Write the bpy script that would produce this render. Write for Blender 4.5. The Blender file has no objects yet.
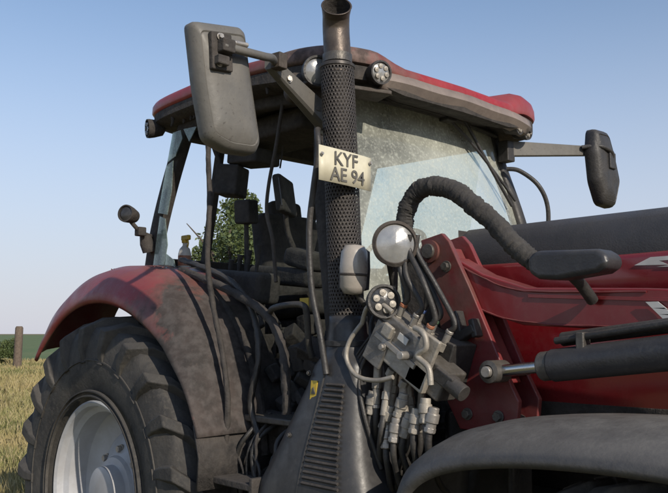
import bpy, bmesh, math, random
from mathutils import Vector, Matrix, noise as mnoise
random.seed(7)
scene=bpy.context.scene
def ss(a,b,x):
    t=max(0,min(1,(x-a)/(b-a))); return t*t*(3-2*t)

# ------------------------------------------------------------------ materials
def mat(name,c1,c2=None,rough=.6,metal=0,scale=6,bump=.15,bscale=None,dust=0,dustc=(.30,.26,.20),updust=0,burn=None,coat=0,spots=None,streak=0,burnkeep=.28):
    m=bpy.data.materials.new(name);m.use_nodes=True
    nt=m.node_tree;N=nt.nodes;L=nt.links;b=N['Principled BSDF']
    tc=N.new('ShaderNodeTexCoord')
    def noi(s,d=8,r=.6,w=0,sc=None):
        n=N.new('ShaderNodeTexNoise');n.inputs['Scale'].default_value=s;n.inputs['Detail'].default_value=d
        n.inputs['Roughness'].default_value=r;n.inputs['Distortion'].default_value=w
        if sc:
            mp=N.new('ShaderNodeMapping');mp.inputs['Scale'].default_value=sc;L.new(tc.outputs['Object'],mp.inputs[0]);L.new(mp.outputs[0],n.inputs['Vector'])
        else: L.new(tc.outputs['Object'],n.inputs['Vector'])
        return n.outputs['Fac']
    def rng(src,a,b_,c=0,d=1):
        n=N.new('ShaderNodeMapRange');n.clamp=True
        for k,v in zip((1,2,3,4),(a,b_,c,d)): n.inputs[k].default_value=v
        L.new(src,n.inputs[0]);return n.outputs[0]
    def mth(op,a,b_=None):
        n=N.new('ShaderNodeMath');n.operation=op
        for i,v in enumerate((a,b_)):
            if v is None: continue
            if isinstance(v,(int,float)): n.inputs[i].default_value=v
            else: L.new(v,n.inputs[i])
        return n.outputs[0]
    def mix(f,a,b_):
        n=N.new('ShaderNodeMix');n.data_type='RGBA'
        if isinstance(f,(int,float)): n.inputs[0].default_value=f
        else: L.new(f,n.inputs[0])
        for i,v in ((6,a),(7,b_)):
            if isinstance(v,tuple): n.inputs[i].default_value=(*v[:3],1)
            else: L.new(v,n.inputs[i])
        return n.outputs[2]
    if c2 is None: c2=tuple(x*.6 for x in c1)
    col=mix(rng(noi(scale),.35,.65),c1,c2)
    rg=rng(noi(scale*3),.3,.7,max(.05,rough-.12),min(1,rough+.15))
    if spots:
        sp=rng(noi(spots[0],3),spots[1],spots[1]+.04)
        col=mix(sp,col,spots[2])
    bf=None
    if burn:
        P,r0,r1=burn[:3]; bc=burn[3] if len(burn)>3 else (.018,.0165,.0155)
        vm=N.new('ShaderNodeVectorMath');vm.operation='DISTANCE'
        L.new(tc.outputs['Object'],vm.inputs[0]);vm.inputs[1].default_value=P
        d=mth('ADD',vm.outputs['Value'],mth('MULTIPLY',mth('SUBTRACT',noi(7,8,.65),.5),.8))
        bf=rng(d,r0,r1,1,0)
        bcol=mix(rng(noi(22),.4,.62),bc,tuple(min(1,x*2.4+.008) for x in bc))
        col=mix(bf,col,bcol)
        fr=mth('MULTIPLY',mth('MULTIPLY',bf,mth('SUBTRACT',1,bf)),1.6)
        col=mix(fr,col,(.12,.06,.042))
        rg=mth('MAXIMUM',rg,mth('MULTIPLY',bf,.8))
    if dust:
        df=mth('MULTIPLY',rng(noi(3.1,10,.72,.4),.38,.72),dust)
        df2=mth('MULTIPLY',rng(noi(45,4,.6),.45,.7),dust*.6)
        df=mth('MAXIMUM',df,df2)
        if streak:
            df=mth('MAXIMUM',df,mth('MULTIPLY',rng(noi(9,6,.6,0,(1,1,.12)),.5,.72),streak))
        if updust:
            g=N.new('ShaderNodeNewGeometry');s=N.new('ShaderNodeSeparateXYZ');L.new(g.outputs['Normal'],s.inputs[0])
            u=mth('MULTIPLY',rng(s.outputs[2],.3,1),mth('MULTIPLY',rng(noi(9,9,.7),.25,.65,.45,1),updust))
            df=mth('MAXIMUM',df,u)
        if bf is not None: df=mth('MULTIPLY',df,mth('SUBTRACT',1,mth('MULTIPLY',bf,1-burnkeep)))
        col=mix(df,col,dustc)
        rg=mth('MAXIMUM',rg,mth('MULTIPLY',df,.95))
    L.new(col,b.inputs['Base Color']);L.new(rg,b.inputs['Roughness'])
    b.inputs['Metallic'].default_value=metal
    if coat: b.inputs['Coat Weight'].default_value=coat;b.inputs['Coat Roughness'].default_value=.15
    if bump:
        bn=N.new('ShaderNodeBump');bn.inputs['Strength'].default_value=bump;bn.inputs['Distance'].default_value=.01
        L.new(noi(bscale or 40,6),bn.inputs['Height']);L.new(bn.outputs[0],b.inputs['Normal'])
    return m
def glassmat(name,c,fmin,fmax,scale=2.5,rough=.12,tint=(.86,.93,.88)):
    m=bpy.data.materials.new(name);m.use_nodes=True
    nt=m.node_tree;N=nt.nodes;L=nt.links;N.remove(N['Principled BSDF']);out=N['Material Output']
    tc=N.new('ShaderNodeTexCoord')
    n=N.new('ShaderNodeTexNoise');n.inputs['Scale'].default_value=scale;n.inputs['Detail'].default_value=9;n.inputs['Roughness'].default_value=.65;n.inputs['Distortion'].default_value=.6
    L.new(tc.outputs['Object'],n.inputs['Vector'])
    mr=N.new('ShaderNodeMapRange');mr.inputs[1].default_value=.32;mr.inputs[2].default_value=.68;mr.inputs[3].default_value=fmin;mr.inputs[4].default_value=fmax
    L.new(n.outputs['Fac'],mr.inputs[0])
    n2=N.new('ShaderNodeTexNoise');n2.inputs['Scale'].default_value=70;n2.inputs['Detail'].default_value=4;L.new(tc.outputs['Object'],n2.inputs['Vector'])
    m2r=N.new('ShaderNodeMapRange');m2r.inputs[1].default_value=.5;m2r.inputs[2].default_value=.75;m2r.inputs[3].default_value=0;m2r.inputs[4].default_value=.3;L.new(n2.outputs['Fac'],m2r.inputs[0])
    ad=N.new('ShaderNodeMath');ad.operation='ADD';ad.use_clamp=True;L.new(mr.outputs[0],ad.inputs[0]);L.new(m2r.outputs[0],ad.inputs[1])
    tr=N.new('ShaderNodeBsdfTransparent');tr.inputs[0].default_value=(*tint,1)
    df=N.new('ShaderNodeBsdfDiffuse');df.inputs[0].default_value=(*c,1)
    tl=N.new('ShaderNodeBsdfTranslucent');tl.inputs[0].default_value=(*c,1)
    m0=N.new('ShaderNodeMixShader');m0.inputs[0].default_value=.3;L.new(df.outputs[0],m0.inputs[1]);L.new(tl.outputs[0],m0.inputs[2])
    m1=N.new('ShaderNodeMixShader');L.new(ad.outputs[0],m1.inputs[0]);L.new(tr.outputs[0],m1.inputs[1]);L.new(m0.outputs[0],m1.inputs[2])
    gl=N.new('ShaderNodeBsdfGlossy');gl.inputs['Roughness'].default_value=rough
    fr=N.new('ShaderNodeFresnel');fr.inputs[0].default_value=1.5
    m2=N.new('ShaderNodeMixShader');L.new(fr.outputs[0],m2.inputs[0]);L.new(m1.outputs[0],m2.inputs[1]);L.new(gl.outputs[0],m2.inputs[2])
    L.new(m2.outputs[0],out.inputs[0]);return m

RED=mat('red_paint',(.215,.010,.015),(.155,.009,.013),rough=.34,scale=2,bump=.03,dust=.22,dustc=(.22,.125,.105),updust=.5,coat=.3,streak=.12)
REDHOOD=mat('red_hood_paint',(.20,.008,.014),(.155,.008,.012),rough=.22,scale=2,bump=.02,dust=.14,dustc=(.22,.13,.115),updust=.5,coat=.7,streak=.16)
REDROOF=mat('red_roof_paint',(.33,.012,.018),(.24,.012,.016),rough=.38,scale=3,bump=.10,dust=.28,dustc=(.33,.21,.18),updust=.28,burn=((1.38,-.86,3.05),.22,.60,(.062,.042,.036)))
REDFEND=mat('red_fender_paint',(.24,.013,.018),(.17,.013,.016),rough=.42,scale=3,bump=.12,dust=.45,dustc=(.26,.18,.155),updust=.5,burn=((.90,-.78,1.62),.50,.74),streak=.3,burnkeep=.42)
REDMAST=mat('red_mast_paint',(.18,.012,.017),(.12,.011,.014),rough=.4,scale=5,bump=.1,dust=.28,dustc=(.22,.16,.14),updust=.5,burn=((1.85,-.8,1.9),.02,.34,(.05,.027,.025)),streak=.15)
BLACKHOOD=mat('black_hood_plastic',(.040,.040,.045),(.028,.028,.031),rough=.5,scale=4,bump=.2,bscale=160,dust=.25,dustc=(.15,.14,.13),updust=.4,streak=.2)
COVER=mat('black_cover_plastic',(.022,.022,.026),(.03,.03,.034),rough=.42,scale=6,bump=.15,bscale=120,dust=.35,dustc=(.12,.115,.11),updust=.45)
PLAST=mat('dark_plastic',(.024,.023,.023),(.016,.016,.017),rough=.5,bump=.3,bscale=60,dust=.34,dustc=(.13,.115,.10),updust=.6)
SHROUD=mat('shroud_plastic',(.028,.029,.032),(.019,.019,.021),rough=.40,bump=.10,bscale=25,dust=.45,dustc=(.115,.107,.098),updust=.7,streak=.4)
SOOT=mat('burnt_soot',(.015,.014,.014),(.042,.037,.034),rough=.85,scale=14,bump=.8,bscale=30,dust=.35,dustc=(.14,.12,.105),updust=.35)
BURNTMETAL=mat('burnt_metal',(.05,.038,.031),(.020,.018,.017),rough=.75,scale=9,bump=.5,bscale=40,dust=.45,dustc=(.18,.15,.12),updust=.3)
GUARD=mat('exhaust_guard_metal',(.055,.048,.044),(.033,.030,.028),rough=.5,metal=.3,scale=5,bump=.15,dust=.4,dustc=(.16,.135,.12))
PIPE=mat('exhaust_pipe_metal',(.095,.074,.062),(.05,.04,.035),rough=.45,metal=.5,scale=6,bump=.2,dust=.4,dustc=(.22,.18,.145))
RUB=mat('tyre_rubber',(.018,.018,.019),(.030,.029,.028),rough=.75,scale=5,bump=.35,bscale=50,dust=.85,dustc=(.105,.094,.080),updust=.6)
HOSE=mat('hose_rubber',(.018,.018,.018),(.028,.027,.026),rough=.5,scale=20,bump=.25,bscale=90,dust=.35,dustc=(.13,.115,.1),updust=.5)
SLEEVE=mat('hose_sleeve_textile',(.022,.0205,.020),(.040,.037,.034),rough=.85,scale=25,bump=.45,bscale=70,dust=.35,dustc=(.11,.10,.09),updust=.45)
RIM=mat('rim_paint',(.50,.52,.55),(.40,.41,.44),rough=.4,scale=3,bump=.05,dust=.6,dustc=(.26,.24,.215),updust=.5,streak=.3)
STEEL=mat('zinc_steel',(.50,.47,.43),(.26,.245,.23),rough=.4,metal=.6,scale=14,bump=.2,dust=.5,dustc=(.34,.30,.25),updust=.6)
BEIGE=mat('dusty_fitting',(.38,.35,.30),(.22,.20,.175),rough=.5,metal=.25,scale=20,bump=.3,dust=.5,dustc=(.38,.34,.28),updust=.6)
BLOCK=mat('coupler_block_metal',(.24,.23,.215),(.11,.105,.10),rough=.45,metal=.4,scale=16,bump=.3,dust=.5,dustc=(.28,.25,.21),updust=.6)
DSTEEL=mat('dark_steel',(.12,.115,.11),(.06,.057,.053),rough=.45,metal=.5,scale=14,bump=.3,dust=.5,dustc=(.24,.21,.17),updust=.6)
CHROME=mat('chrome_rod',(.75,.74,.72),(.6,.6,.58),rough=.18,metal=1,scale=4,bump=.02,dust=.15,dustc=(.3,.26,.2))
LENS=mat('lamp_lens',(.40,.40,.39),(.24,.245,.25),rough=.15,metal=.35,scale=9,bump=.08,bscale=60,dust=.45,dustc=(.30,.275,.24),coat=.6)
LENSD=mat('lamp_lens_smoked',(.05,.05,.055),(.03,.03,.03),rough=.2,metal=.2,scale=30,bump=.1,dust=.3,dustc=(.12,.11,.1))
LENS2=mat('indicator_lens_dusty',(.36,.32,.28),(.27,.25,.225),rough=.3,scale=14,bump=.1,dust=.6,dustc=(.36,.33,.29),coat=.3,streak=.3)
MIRB=mat('mirror_back_plastic',(.125,.120,.110),(.09,.086,.079),rough=.55,scale=4,bump=.12,bscale=50,dust=.55,dustc=(.20,.185,.16),updust=.4,spots=(60,.62,(.07,.065,.06)),streak=.4)
MIRG=mat('mirror_glass',(.7,.7,.7),(.6,.6,.6),rough=.05,metal=1,bump=0,dust=.2)
PLW=mat('plate_cream',(.66,.62,.48),(.56,.52,.38),rough=.5,scale=12,bump=.06,dust=.4,dustc=(.42,.37,.26))
PLK=mat('plate_letters',(.05,.048,.045),(.14,.13,.11),rough=.6,scale=30,bump=0)
YEL=mat('yellow_sticker',(.65,.45,.02),(.5,.34,.02),rough=.5,bump=0,dust=.2)
WHT=mat('white_decal',(.65,.65,.63),(.5,.5,.48),rough=.4,bump=0,dust=.2)
ORG=mat('orange_cap',(.35,.10,.03),(.25,.07,.03),rough=.5,bump=0,dust=.5)
BLU=mat('blue_cap',(.03,.08,.25),(.03,.06,.15),rough=.5,bump=0,dust=.5)
GRN=mat('green_cap',(.04,.15,.07),(.03,.09,.05),rough=.5,bump=0,dust=.5)
SEATM=mat('burnt_seat',(.016,.016,.017),(.045,.04,.038),rough=.9,scale=12,bump=.9,bscale=25,dust=.3,dustc=(.12,.11,.10),updust=.5)
SCREEN=mat('screen_glass',(.015,.016,.02),(.02,.02,.025),rough=.2,bump=0,dust=.25,dustc=(.2,.19,.17))
GLW=glassmat('dusty_windscreen',(.74,.76,.66),.20,.66,scale=2.0)
GLS=glassmat('broken_glass',(.45,.58,.54),.25,.6,scale=9)
GLL=glassmat('side_glass',(.6,.62,.55),.04,.20)
WOOD=mat('post_wood',(.16,.12,.09),(.10,.075,.055),rough=.9,scale=12,bump=.8)

# ------------------------------------------------------------------ builders
def empty(name,loc=(0,0,0)):
    o=bpy.data.objects.new(name,None);o.empty_display_size=.2;o.location=loc
    scene.collection.objects.link(o);return o
TR=empty('tractor');LO=empty('front_loader')
def mk(name,vs,fs,m,parent=TR,smooth=False,bevel=0,solid=0,sub=0,angle=35,segs=2):
    me=bpy.data.meshes.new(name);me.from_pydata([tuple(v) for v in vs],[],fs);me.validate();me.update()
    ob=bpy.data.objects.new(name,me);scene.collection.objects.link(ob)
    me.materials.append(m)
    if parent: ob.parent=parent
    if solid:
        s=ob.modifiers.new('s','SOLIDIFY');s.thickness=solid;s.offset=-1
    if bevel:
        b=ob.modifiers.new('b','BEVEL');b.width=bevel;b.segments=segs;b.limit_method='ANGLE';b.angle_limit=math.radians(angle);b.harden_normals=True
    if sub:
        s=ob.modifiers.new('u','SUBSURF');s.levels=sub;s.render_levels=sub
    if smooth or bevel:
        for p in me.polygons:p.use_smooth=True
        if not smooth or smooth=='auto':
            try: me.set_sharp_from_angle(angle=math.radians(angle))
            except Exception: pass
    return ob
def box(name,c,s,m,parent=TR,rot=(0,0,0),bevel=.006):
    R=Matrix.Rotation(math.radians(rot[2]),3,'Z')@Matrix.Rotation(math.radians(rot[1]),3,'Y')@Matrix.Rotation(math.radians(rot[0]),3,'X')
    vs=[Vector(c)+R@Vector((x*s[0]/2,y*s[1]/2,z*s[2]/2)) for x in(-1,1) for y in(-1,1) for z in(-1,1)]
    fs=[(0,1,3,2),(4,6,7,5),(0,4,5,1),(2,3,7,6),(0,2,6,4),(1,5,7,3)]
    return mk(name,vs,fs,m,parent,bevel=bevel)
def prism(name,poly,axis,a,b,m,parent=TR,bevel=.005,segs=2):
    n=len(poly)
    def P(q,v):
        if axis=='x':return (v,q[0],q[1])
        if axis=='y':return (q[0],v,q[1])
        return (q[0],q[1],v)
    vs=[P(q,a) for q in poly]+[P(q,b) for q in poly]
    fs=[tuple(range(n)),tuple(range(2*n-1,n-1,-1))]+[(i,i+n,(i+1)%n+n,(i+1)%n) for i in range(n)]
    ob=mk(name,vs,fs,m,parent,bevel=bevel,segs=segs)
    bm=bmesh.new();bm.from_mesh(ob.data);bmesh.ops.recalc_face_normals(bm,faces=bm.faces);bm.to_mesh(ob.data);bm.free()
    return ob
def grid(name,rows,m,parent=TR,closed=False,cap=False,**k):
    n=len(rows[0]);vs=[p for r in rows for p in r];fs=[]
    for i in range(len(rows)-1):
        for j in range(n if closed else n-1):
            j2=(j+1)%n;fs.append((i*n+j,i*n+j2,(i+1)*n+j2,(i+1)*n+j))
    if cap:
        fs.append(tuple(range(n-1,-1,-1)));fs.append(tuple(range((len(rows)-1)*n,len(rows)*n)))
    return mk(name,vs,fs,m,parent,smooth=k.pop('smooth','auto'),**k)
def cat(pts,n=8,closed=False):
    P=[Vector(p) for p in pts];out=[]
    for i in range(len(P)-1):
        p0=P[max(0,i-1)];p1=P[i];p2=P[i+1];p3=P[min(len(P)-1,i+2)]
        for k in range(n):
            t=k/n
            out.append(.5*((2*p1)+(-p0+p2)*t+(2*p0-5*p1+4*p2-p3)*t*t+(-p0+3*p1-3*p2+p3)*t**3))
    out.append(P[-1]);return out
def tube(name,pts,r,m,parent=TR,n=8,seg=14,raw=False,jit=0,flat=1):
    C=[Vector(p) for p in pts] if raw else cat(pts,n)
    rows=[];up=None
    for i,c in enumerate(C):
        t=(C[min(i+1,len(C)-1)]-C[max(i-1,0)]).normalized()
        if up is None:
            up=Vector((0,0,1)) if abs(t.z)<.9 else Vector((1,0,0))
        u=(up-t*up.dot(t)).normalized();w=t.cross(u);up=u
        rr=r(i/(len(C)-1)) if callable(r) else r
        row=[]
        for k in range(seg):
            a=2*math.pi*k/seg;q=rr
            if jit: q=rr*(1+jit*mnoise.noise(Vector((math.cos(a)*1.5+i*.45,math.sin(a)*1.5,i*.9+c.x*3))))
            row.append(c+u*math.cos(a)*q+w*math.sin(a)*q*flat)
        rows.append(row)
    return grid(name,rows,m,parent,closed=True,cap=True,angle=50)
def rod(name,a,b,r,m,parent=TR,seg=20,bevel=.003,r2=None):
    a=Vector(a);b=Vector(b);t=(b-a).normalized();u=t.orthogonal().normalized();w=t.cross(u)
    rows=[]
    for c,q in ((a,r),(b,r2 or r)):
        rows.append([c+u*math.cos(2*math.pi*k/seg)*q+w*math.sin(2*math.pi*k/seg)*q for k in range(seg)])
    return grid(name,rows,m,parent,closed=True,cap=True,bevel=bevel)
def lathe(name,prof,c,ax,m,parent=TR,seg=48,cap=False,angle=40,bevel=0):
    c=Vector(c);t=Vector(ax).normalized();u=t.orthogonal().normalized();w=t.cross(u)
    rows=[[c+t*h+(u*math.cos(2*math.pi*k/seg)+w*math.sin(2*math.pi*k/seg))*r for k in range(seg)] for r,h in prof]
    return grid(name,rows,m,parent,closed=True,cap=cap,angle=angle,bevel=bevel)
def bolt(name,c,ax,r,m=DSTEEL,parent=TR,h=.015):
    c=Vector(c);a=Vector(ax).normalized()
    rod(name+'_washer',c,c+a*h*.3,r*1.35,m,parent,bevel=.001)
    rod(name,c+a*h*.3,c+a*h,r,m,parent,seg=6,bevel=.001)

# ------------------------------------------------------------------ tyres
def tyre(name,cx,cy,cz,R,W,rimr,side,nl=22,lugh=.05):
    prof=[]
    hw=W/2
    pts=[(rimr,-hw*.80),(rimr+.03,-hw*.90),(rimr+(R-rimr)*.35,-hw*1.03),(rimr+(R-rimr)*.62,-hw*1.04),(R-.10,-hw*.99),(R-.055,-hw*.93),(R-.035,-hw*.6),(R-.03,0)]
    pts=pts+[(r,-h) for r,h in reversed(pts[:-1])]
    lathe(name+'_carcass',pts,(cx,cy,cz),(0,1,0),RUB,seg=96,angle=60)
    for rr in (rimr+.035,rimr+.06,rimr+(R-rimr)*.5):
        rib=[(rr-.006,-hw*1.0),(rr-.003,-hw*1.055),(rr+.004,-hw*1.055),(rr+.008,-hw*1.0)]
        lathe(name+'_sidewall_rib',[(r,h*(-side)) if side>0 else (r,h) for r,h in rib],(cx,cy,cz),(0,1,0),RUB,seg=96)
    vs=[];fs=[]
    for s in (-1,1):
        for i in range(nl):
            a0=2*math.pi*(i+(.5 if s>0 else 0))/nl
            path=[(-.02,R-.04,0.02),(.35,R-.035,.0),(.75,R-.05,-.10),(1.0,R-.085,-.155),(1.035,R-.16,-.17),(1.03,R-.235,-.175)]
            hts=[lugh,lugh,lugh*1.0,lugh*.9,lugh*.45,.004]
            wid=[.032,.032,.036,.042,.038,.030]
            base=len(vs)
            for (yy,rr,da),h,w in zip(path,hts,wid):
                if yy>=1.03: dr,dy=0.15,1
                elif yy>=.99: dr,dy=.75,.65
                else: dr,dy=1,0.05
                for (oh,ow) in ((-.02,-w*1.25),(h,-w*.85),(h,w*.85),(-.02,w*1.25)):
                    r_=rr+dr*oh;y_=s*(yy*hw+dy*oh)
                    an=a0-da*1.6+ow/R
                    vs.append((cx+math.cos(an)*r_,cy+y_,cz+math.sin(an)*r_))
            for j in range(len(path)-1):
                for k in range(3):
                    a=base+j*4+k;fs.append((a,a+1,a+5,a+4))
            fs.append((base,base+1,base+2,base+3));e=base+(len(path)-1)*4;fs.append((e,e+3,e+2,e+1))
    mk(name+'_lugs',vs,fs,RUB,bevel=.008,angle=30)
def rim(name,cx,cy,cz,R,W,side,m=RIM):
    hw=W/2*.86
    pr=[(R+.012,hw),(R+.016,hw+.012),(R+.004,hw+.018),(R-.012,hw+.006),(R-.018,hw-.03),(R-.045,hw-.05),(R-.05,hw-.15),(R-.075,hw-.17),(R-.10,hw-.18),(R-.16,hw-.20),(R*.55,hw-.16),(R*.40,hw-.12),(R*.38,hw-.10),(R*.30,hw-.095),(R*.29,hw-.03),(R*.2,hw-.02),(.001,hw-.02)]
    lathe(name,[(r,h*side) for r,h in pr],(cx,cy,cz),(0,1,0),m,seg=96,angle=25)
    for i in range(8):
        a=2*math.pi*i/8
        bolt(name+'_nut',(cx+math.cos(a)*R*.47,cy+side*(hw-.145),cz+math.sin(a)*R*.47),(0,side,0),.018,STEEL,h=.03)
tyre('rear_right_tyre',.03,-.92,.93,.915,.53,.47,-1)
rim('rear_right_rim',.03,-.92,.93,.465,.53,-1)
tyre('rear_left_tyre',.03,.95,.93,.915,.53,.47,1)
rim('rear_left_rim',.03,.95,.93,.465,.53,1)
FX=2.98
tyre('front_right_tyre',FX,-.96,.68,.69,.44,.36,-1,20,.04)
rim('front_right_rim',FX,-.96,.68,.36,.44,-1)
tyre('front_left_tyre',FX,.96,.68,.69,.44,.36,1,20,.04)
rim('front_left_rim',FX,.96,.68,.36,.44,1)
rod('rear_axle',(.03,-.75,.93),(.03,.75,.93),.13,PLAST)
rod('front_axle',(FX,-.8,.68),(FX,.8,.68),.10,PLAST)
box('transmission',(.7,0,.95),(1.9,.55,.6),PLAST,bevel=.04)
box('engine_block',(2.35,0,1.05),(1.5,.5,.75),PLAST,bevel=.04)

# ------------------------------------------------------------------ rear fenders
def fender(name,s,m):
    cross=[(.66,.185),(.84,.185),(.98,.175),(1.06,.145),(1.115,.09),(1.15,.025),(1.162,-.015),(1.150,-.035)]
    rows=[]
    for i in range(61):
        a=math.radians(141-(141-22)*i/60)
        r0=1.0+.075*ss(60,140,math.degrees(a))
        k=.12+.88*ss(20,72,math.degrees(a))
        k*=1-.35*ss(125,143,math.degrees(a))
        hb=ss(75,35,math.degrees(a))*.010 if s<0 else 0   # heat-buckled front part
        rows.append([Vector((.05+math.cos(a)*(r0+d*k+hb*mnoise.noise(Vector((i*.22,y*9,0)))),s*y,.93+math.sin(a)*(r0+d*k+hb*mnoise.noise(Vector((i*.22,y*9,0)))))) for y,d in cross])
    return grid(name,rows,m,solid=.012*(1 if s<0 else -1),smooth=True)
fender('rear_right_fender',-1,REDFEND);fender('rear_left_fender',1,RED)
pl=[(.05+math.cos(math.radians(a))*1.0,.93+math.sin(math.radians(a))*1.12) for a in range(141,19,-8)]
prism('right_arch_wall',pl+[(.9,1.0),(-.7,1.0)],'y',-.68,-.60,SOOT)
prism('left_arch_wall',pl+[(.9,1.0),(-.7,1.0)],'y',.60,.68,SOOT)
grid('fender_front_flap',[[(.955,y,1.36),(1.0,y,1.22),(.99,y,1.08)] for y in (-1.16,-1.0,-.85,-.70)],SOOT,solid=.012)
tube('fender_cab_seal',[(-.3,-.80,2.11),(.1,-.80,2.125),(.35,-.80,2.06),(.62,-.80,1.93),(.85,-.80,1.70),(.97,-.80,1.42),(1.0,-.80,1.2)],.020,SOOT,jit=.4)

# ------------------------------------------------------------------ cab frame
for s,nm in ((-1,'right'),(1,'left')):
    def bar(n,pts,w,d,m=BURNTMETAL):
        rows=[]
        C=cat([(x,s*y,z) for x,y,z in pts],6)
        for i,c in enumerate(C):
            t=(C[min(i+1,len(C)-1)]-C[max(i-1,0)]).normalized()
            ax=Vector((0,1,0));u=t.cross(ax).normalized();ax=u.cross(t).normalized()
            rows.append([c+u*w/2*a+ax*d/2*b for a,b in ((-1,-.7),(-.7,-1),(.7,-1),(1,-.7),(1,.7),(.7,1),(-.7,1),(-1,.7))])
        return grid(n,rows,m,closed=True,cap=True,angle=50)
    dm=SOOT if s<0 else PLAST
    bar(nm+'_c_pillar',[(-.10,.77,2.12),(-.04,.77,2.35),(.06,.76,2.62),(.20,.74,2.95)],.10,.07,dm)
    bar(nm+'_a_pillar',[(1.50,.79,1.55),(1.46,.80,1.95),(1.36,.76,2.40),(1.28,.69,2.74),(1.24,.66,2.95)],.075,.07,dm)
    bar(nm+'_roof_rail',[(.15,.74,2.93),(.7,.75,2.92),(1.25,.69,2.89)],.08,.07,dm)
    bar(nm+'_sill',[(-.1,.76,2.10),(.25,.77,2.07),(.55,.77,1.93),(.80,.77,1.70),(.93,.77,1.40)],.07,.06,dm)
    bar(nm+'_floor_rail',[(.9,.76,1.36),(1.2,.77,1.33),(1.5,.78,1.36)],.10,.08,dm)
box('rear_lower_wall',(-.14,0,1.95),(.06,1.5,.5),SOOT)
box('rear_roof_crossbar',(.16,0,2.90),(.1,1.45,.09),SOOT)
box('front_roof_crossbar',(1.22,0,2.93),(.08,1.3,.05),SOOT)
for y in (-.42,.38): box('rear_window_post',(-.02,y,2.5),(.05,.04,.8),SOOT,rot=(0,12,0))
box('cab_floor',(.65,0,1.36),(1.7,1.45,.06),SOOT)
box('inner_fender_right',(.15,-.60,1.80),(.95,.26,.5),SOOT,bevel=.08)
box('inner_fender_left',(.15,.60,1.80),(.95,.26,.5),SOOT,bevel=.08)
box('dashboard',(1.25,.05,1.86),(.32,.95,.32),SOOT,bevel=.05,rot=(0,-12,0))
box('firewall',(1.46,0,1.60),(.06,1.5,.60),SOOT)
rows=[]
for i in range(13):
    t=i/12;z=1.88+t*1.06
    hw=.79-.13*ss(.1,1,t);x0=1.47-.21*t
    rows.append([(x0+.07*(1-(j/10-1)**2),hw*(j/10-1),z) for j in range(21)])
grid('windscreen',rows,GLW,smooth=True)
tube('windscreen_seal',[(1.30,-.64,2.90),(1.34,-.3,2.905),(1.35,0,2.905),(1.34,.3,2.905),(1.30,.64,2.90)],.014,PLAST)
rows=[]
for i in range(2):
    rows.append([(.0+.95*j/8+ (.18*i),.765-.02*i,2.1+.78*i) for j in range(9)])
grid('left_door_glass',rows,GLL,smooth=True)
tube('wiper_arm',[(1.375,.13,2.89),(1.40,.30,2.77),(1.42,.52,2.60),(1.44,.62,2.50)],.008,PLAST)
tube('wiper_blade',[(1.395,.22,2.91),(1.41,.40,2.70),(1.43,.60,2.47)],.009,PLAST)
box('wiper_motor',(1.37,.12,2.90),(.06,.08,.05),PLAST)
sh=[[(-.02,2.14),(.10,2.14),(.13,2.25),(.10,2.40),(.04,2.42)],[(.02,2.44),(.12,2.42),(.16,2.55),(.17,2.72),(.10,2.70)],[(.11,2.72),(.19,2.74),(.26,2.83),(.24,2.88),(.16,2.88)],[(.1,2.1),(.22,2.11),(.2,2.16),(.12,2.2)],[(.27,2.88),(.40,2.87),(.33,2.80)]]
for q in sh: prism('glass_shard',q,'y',-.816,-.812,GLS,bevel=0)
vs=[];fs=[]
for i in range(260):
    x=random.gauss(.0,.16);y=-.80-abs(random.gauss(0,.08));z=2.115+random.uniform(0,.006)-.25*max(0,x-.15)**1.5-.03*max(0,-y-.95)
    if x<-.25: continue
    s_=random.uniform(.004,.010);b=len(vs)
    for k in range(4):
        a=k*1.57+random.uniform(0,1);vs.append((x+math.cos(a)*s_,y+math.sin(a)*s_,z+random.uniform(0,s_)))
    fs.append((b,b+1,b+2,b+3))
mk('glass_crumbs',vs,fs,GLS)

# ------------------------------------------------------------------ roof
half=[(-.14,-.0),(-.13,-.45),(-.09,-.74),(.06,-.86),(.5,-.89),(1.05,-.89),(1.34,-.86),(1.48,-.75),(1.545,-.48),(1.57,0)]
H=[(p.x,p.y) for p in cat([(a,b,0) for a,b in half],7)]
OUT=H+[(x,-y) for x,y in reversed(H[1:-1])]
cxr=.70
def ring(sc,z,zf=None,hump=0):
    r=[]
    for x,y in OUT:
        X=cxr+(x-cxr)*sc[0];Y=y*sc[1]
        zz=z
        if zf is not None: zz=z+(zf-z)*ss(.75,1.45,x)
        zz+=hump*(1 if y>0 else .35)*ss(.42,.60,abs(y))*ss(1.0,1.35,x)
        zz-=.035*ss(1.25,1.6,x)*(1-ss(.4,.62,abs(y)))
        r.append((X,Y,zz))
    return r
grid('roof_underside_band',[ring((.80,.72),2.92,2.93),ring((.93,.90),2.93,2.90),ring((.975,.975),2.945,2.895),ring((.995,1.0),2.96,2.90),ring((1.0,1.0),2.985,2.925),ring((1.0,1.0),3.005,2.96),ring((.975,.98),3.01,2.975)],SOOT,closed=True,cap=False,angle=35)
grid('roof_cap',[ring((.97,.97),3.0,2.97),ring((1.006,1.006),3.01,2.975),ring((1.012,1.012),3.02,2.985,.005),ring((1.010,1.010),3.055,3.01,.02),ring((1.0,1.0),3.072,3.027,.035),ring((.975,.975),3.082,3.037,.05),ring((.93,.93),3.09,3.045,.055),ring((.80,.76),3.10,3.06,.02),ring((.5,.5),3.11,3.09),ring((.1,.1),3.11,3.11)],REDROOF,closed=True,cap=True,smooth='auto',angle=55)
grid('roof_liner',[ring((.80,.72),2.918,2.928),ring((.3,.3),2.92,2.925)],SOOT,closed=True,cap=True)
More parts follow.
